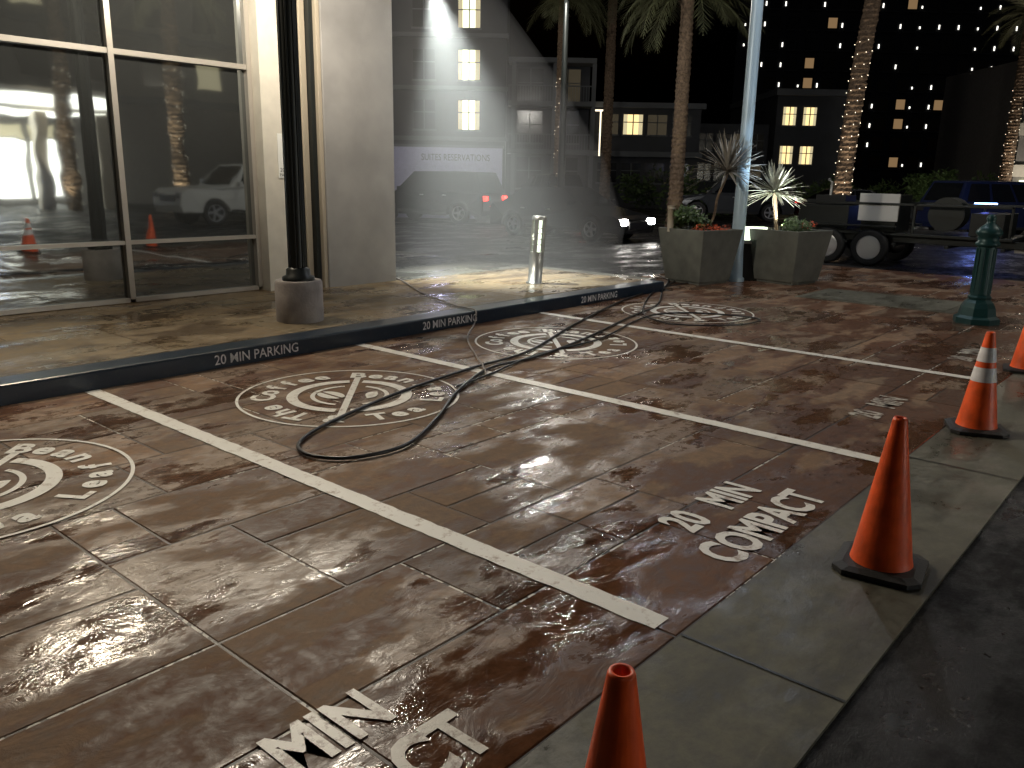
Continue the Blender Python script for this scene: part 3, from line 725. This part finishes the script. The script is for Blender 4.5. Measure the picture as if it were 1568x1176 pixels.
windows(mb,11.2,17.0,59,[2.2,4.2],5,.9,1.1,{},dim=.3)
mb.build('condo_building',X=VM)
mb=MB();mb.box((30,122,0),(78,150,75),'tower')
rnd=random.Random(4)
for i in range(18):
    l=31+i*2.65
    for j in range(28):
        z=4+j*2.6
        if rnd.random()<(.62 if i%2 else .38):
            mb.box((l-.075,121.9,z),(l+.075,121.99,z+(.55 if i%3 else .3)),'tiny')
        mb.box((l+.4,121.85,z-.5),(l+2.3,121.99,z-.35),'apt')
        mb.box((l+.5,121.93,z-.3),(l+2.2,121.99,z+1.3),'aptglass')
        if rnd.random()<.035: mb.box((l+.7,121.88,z-.1),(l+1.9,121.92,z+1.2),'brownwin')
mb.build('high_rise_tower',X=VM)
mb=MB();mb.box((30.2,52,-.1),(42,62,9),'hotel');
for z in (2.2,4.6,7): mb.box((29.9,51.6,z),(42,51.98,z+.7),'beige')
for i in range(5): 
    mb.box((30.6+i*2.2,51.9,.8),(31.8+i*2.2,51.99,2.0),'pale')
ob=mb.build('terrace_building',X=VM)
q=V(48,31,1);light('terrace_light','POINT',q,500,(1,.9,.75),.2,parent=ob)
mb=MB();mb.box((-9,34,0),(-.55,34.25,2.75),'wallwhite');mb.box((-9,33.95,2.752),(-.5,34.3,2.85),'apt2')
add_text(mb,'SUITES RESERVATIONS',.36,'cargrey',Matrix.Translation((-2.4,33.97,2.25))@Matrix.Rotation(math.pi/2,4,'X')@Matrix.Diagonal((.75,1,1,1)),.0)
ob=mb.build('site_wall',X=VM)
q=V(31,-2.8,3.8);light('wall_washer','POINT',q,55,(.68,.66,1),.1,parent=ob)
mb=MB();rnd=random.Random(9)
for i in range(14):
    q=V(44+rnd.uniform(-2,2),6+i*1.9,.7);clump(mb,q,(1.4,1.4,1.1+rnd.random()),420,'leaf',.16,50+i)
mb.build('hedge')
mb=MB()
q=V(40,19.5,1.0);clump(mb,q,(1.6,1.6,1.4),1500,'leaf',.12,80);mb.build('bush')

def add_arm_lamp(base,arm,h,E,col,name='street_or_fill_lamp'):  # builds street lamps and added fill lamps alike
    mb=MB();b=Vector((base[0],base[1],0));a=Vector((arm[0],arm[1],h))
    mb.lathe([(.14,0),(.12,.3),(.07,h-.3)],'dark',b,12)
    mb.tube([(b.x,b.y,h-.35),((b.x+a.x)/2,(b.y+a.y)/2,h+.1),(a.x,a.y,h+.08)],.04,'dark')
    mb.lathe([(.2,.0),(.18,.08),(.05,.14)],'dark',(a.x,a.y,h+.02),16)
    mb.lathe([(.15,-.03),(.16,.0)],'lampglow',(a.x,a.y,h),16)
    ob=mb.build(name);light('street_or_fill_bulb','POINT',(a.x,a.y,h-.12),E,col,.12,parent=ob)
a=V(24,.95);b=V(25.5,1.35);add_arm_lamp((b.x,b.y),(a.x,a.y),6.85,850,(1,.95,.86))
a=V(30,20);b=V(31,23);add_arm_lamp((b.x,b.y),(a.x,a.y),8.5,250,(1,.85,.65))
a=V(36,-4);b=V(38,-9);add_arm_lamp((b.x,b.y),(a.x,a.y),11,350,(1,.88,.7))  # added lamp above the view, brightens the apartment facade
mb=MB();q=V(24,13.3,0);mb.lathe([(.03,0),(.03,1.1)],'dark',q,8)
mb.box((-.3,-.05,1.1),(.3,.05,1.2),'blueglow',X=Matrix.Translation(q)@Matrix.Rotation(math.atan2(-EY,EX),4,'Z'));ob=mb.build('blue_beacon')
light('beacon_lamp','POINT',(q.x,q.y,1.5),30,(.15,.2,1),.05,parent=ob)

# ------------------------------------------------------------------ hotel across (mirrored in the glazing)
mb=MB()
mb.box((-14,-40,-.1),(34,-30,14),'hotel')
for z in (4.9,8,11): mb.box((-14.2,-29.98,z),(34.2,-29.6,z+.35),'apt2')
for i in range(16):
    x=-12+i*2.9
    for j,z in enumerate((6.6,9.6,12.4)):
        mb.box((x-.7,-29.99,z-.8),(x+.7,-29.93,z+.8),'curtain' if (i*7+j*3)%6==0 else 'aptglass')
mb.box((5.5,-29.5,4.0),(15,-24.5,4.9),'beige');mb.box((5.7,-29.3,3.96),(14.8,-24.7,3.995),'porch')
mb.box((5.6,-24.49,4.15),(14.9,-24.45,4.6),'porch')
for x in (6.2,9.2,12.2,14.6):
    mb.box((x-.25,-25.2,0),(x+.25,-24.7,3.95),'beige')
for x in (6.0,7.56,9.06,10.56,12.06,13.56):
    mb.box((x,-29.97,.3),(x+1.2,-29.9,2.9),'porch');mb.box((x,-29.97,3.0),(x+1.2,-29.9,3.6),'curtain')
mb.box((8.7,-23.9,1.2),(9.9,-23.8,2.1),'blueglow')
ob=mb.build('hotel_building')
light('porch_lamp','POINT',(10,-26,3.6),400,(1,.92,.75),.2,parent=ob)
add_arm_lamp((15.5,-8.4),(15.0,-9.0),9.6,600,(1,.93,.82))  # added lamp out of view, lights the pickup side mirrored in the glass

# ------------------------------------------------------------------ world, moon
w=bpy.data.worlds.new('World');sc.world=w;w.use_nodes=True;nt=w.node_tree
sky=nt.nodes.new('ShaderNodeTexSky');sky.sky_type='NISHITA';sky.sun_disc=False;sky.sun_elevation=math.radians(-4);sky.sun_rotation=math.radians(200)
bg=nt.nodes['Background'];bg.inputs['Strength'].default_value=.06
nt.links.new(sky.outputs[0],bg.inputs['Color'])
l=bpy.data.lights.new('moon','SUN');l.energy=.03;l.angle=math.radians(.5);l.color=(.8,.88,1);o=bpy.data.objects.new('moon',l);sc.collection.objects.link(o);o.rotation_euler=(math.radians(35),0,math.radians(-40))

# ------------------------------------------------------------------ camera
p=math.radians(14.1);ro=.0185
u0=Vector((0,math.sin(p),math.cos(p)));r0=Vector((1,0,0));F=Vector((0,math.cos(p),-math.sin(p)))
R=K(math.cos(ro)*r0+math.sin(ro)*u0);U=K(-math.sin(ro)*r0+math.cos(ro)*u0);F=K(F)
c=bpy.data.cameras.new('camera');co=bpy.data.objects.new('camera',c);sc.collection.objects.link(co)
mw=Matrix(((R.x,U.x,-F.x,CAM.x),(R.y,U.y,-F.y,CAM.y),(R.z,U.z,-F.z,CAM.z),(0,0,0,1)));co.matrix_world=mw
c.sensor_width=36;c.lens=36*1268/1568;c.clip_end=2000;c.clip_start=.05
sc.camera=co
sc.view_settings.view_transform='Standard';sc.view_settings.look='None';sc.view_settings.exposure=0
